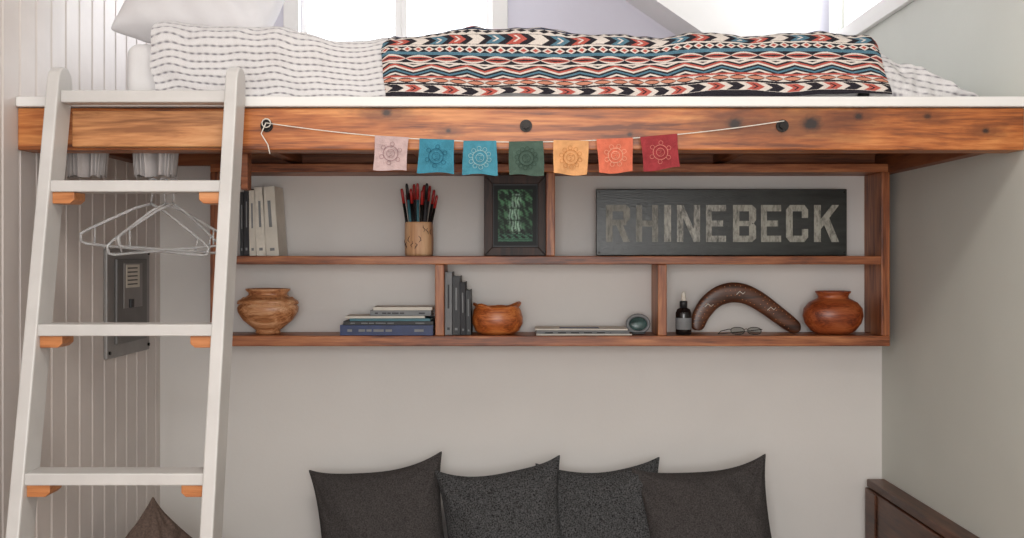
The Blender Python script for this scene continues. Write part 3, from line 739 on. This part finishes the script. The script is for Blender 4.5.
for i in range(4,56,2):
    d=(pts[i+1]-pts[i-1]).normalized(); nn=Vector((-d.y,d.x)); w=wds[i]/S(by)
    for o_ in ((-.62,.62) if (i//8)%2==0 else (-.25,.25,.7)):
        q_=pts[i]+nn*w*o_; yy_=by-.010*math.sqrt(1-o_*o_)
        b.cyl((q_.x,yy_,q_.y),.0017,.0016,M['cleat'],'y',8)
for i in (14,30,44):
    p=pts[i]; b.tube([(p.x-.012,by-.0108,p.y-.006),(p.x,by-.0112,p.y+.006),(p.x+.012,by-.0108,p.y-.004),(p.x+.02,by-.0104,p.y+.004)],.0014,M['paper'],5)
mn=min(v_.co.z for v_ in b.bm.verts)
for v_ in b.bm.verts: v_.co.z+=zb_-mn
b.done()
# folded wire eyeglasses lying in front of the boomerang
b=B('eyeglasses'); gy=-.155; gx=X(746,gy); gz=zb_+.0155
for s_ in (-1,1):
    c=gx+s_*.031; loop=[(c+.025*math.copysign(abs(math.cos(a))**.8,math.cos(a)),gy+.006*math.sin(a),gz+.0125*math.copysign(abs(math.sin(a))**.8,math.sin(a))) for a in [k*2*math.pi/24 for k in range(24)]]
    b.tube(loop,.0014,'dark_iron',6,True); b.prism([(p[0],p[2]) for p in loop],gy-.0004,gy+.0004,'lens','y')
b.tube([(gx+.056,gy,gz+.006),(gx+.062,gy+.008,gz+.005),(gx+.02,gy+.028,gz-.002),(gx-.075,gy+.03,gz-.012),(gx-.098,gy+.028,gz-.0135)],.0015,'dark_iron',6)
b.tube([(gx-.056,gy,gz+.006),(gx-.063,gy+.006,gz+.006),(gx-.09,gy+.014,gz-.002),(gx-.1,gy+.015,gz-.013)],.0015,'dark_iron',6)
b.tube([(gx-.008,gy,gz+.004),(gx,gy-.002,gz+.008),(gx+.008,gy,gz+.004)],.0014,'dark_iron',6); b.done()
vw=turned('redwood_burl',(96,38,18),(150,72,36),(184,104,60),1.5)
b=B('wooden_vase'); cx=X(833,iy)
b.lathe([(.001,0),(.06,0),(.082,.012),(.104,.04),(.112,.068),(.108,.095),(.09,.118),(.068,.130),(.058,.134),(.056,.14),(.06,.150),(.066,.156),(.066,.160),(.056,.161),(.048,.15),(.046,.136),(.08,.11),(.09,.06),(.05,.02),(.001,.015)],(cx,iy,zb_),vw,56)
for v_ in b.bm.verts: v_.co.y=iy+(v_.co.y-iy)*.70
b.done()

# ------------------------------------------------------------ light
w=bpy.data.worlds.new('World'); bpy.context.scene.world=w; w.use_nodes=True
bg=w.node_tree.nodes['Background']; bg.inputs[0].default_value=(.90,.95,1,1); bg.inputs[1].default_value=2.4
def area(name,loc,rot,sx,sy_,p,col=(1,1,1)):
    l=bpy.data.lights.new(name,'AREA'); l.shape='RECTANGLE'; l.size=sx; l.size_y=sy_; l.energy=p; l.color=col
    o=bpy.data.objects.new(name,l); bpy.context.collection.objects.link(o); o.location=loc; o.rotation_euler=[math.radians(a) for a in rot]; return o
area('front_window_light',(0,YF+.05,1.8),(88,0,0),1.9,1.6,60,(1,.975,.945))
area('loft_window_light',((wx0+wx1)/2,YU+.12,(wz0+wz1)/2),(-90,0,0),.8,.55,18,(.93,.96,1))
area('side_window_light',(HW+.12,(ry0+ry1)/2,(rz0+rz1)/2),(0,90,0),.5,.9,13,(.93,.96,1))
area('overhead_fill',(0.1,-2.7,H-.03),(0,0,0),.6,.6,26,(1,.93,.85))  # added soft fill under the ceiling, no lamp fixture belongs to it

cam=bpy.data.cameras.new('cam'); co=bpy.data.objects.new('camera',cam); bpy.context.collection.objects.link(co)
co.location=(0,CAMY,EYE); co.rotation_euler=(math.pi/2,0,0)
cam.sensor_width=36; cam.lens=36*F/1024; cam.shift_x=-9/1024; cam.shift_y=-13/1024
cam.clip_start=.05
bpy.context.scene.camera=co
sc=bpy.context.scene
sc.view_settings.view_transform='Standard'; sc.view_settings.look='None'; sc.view_settings.exposure=0
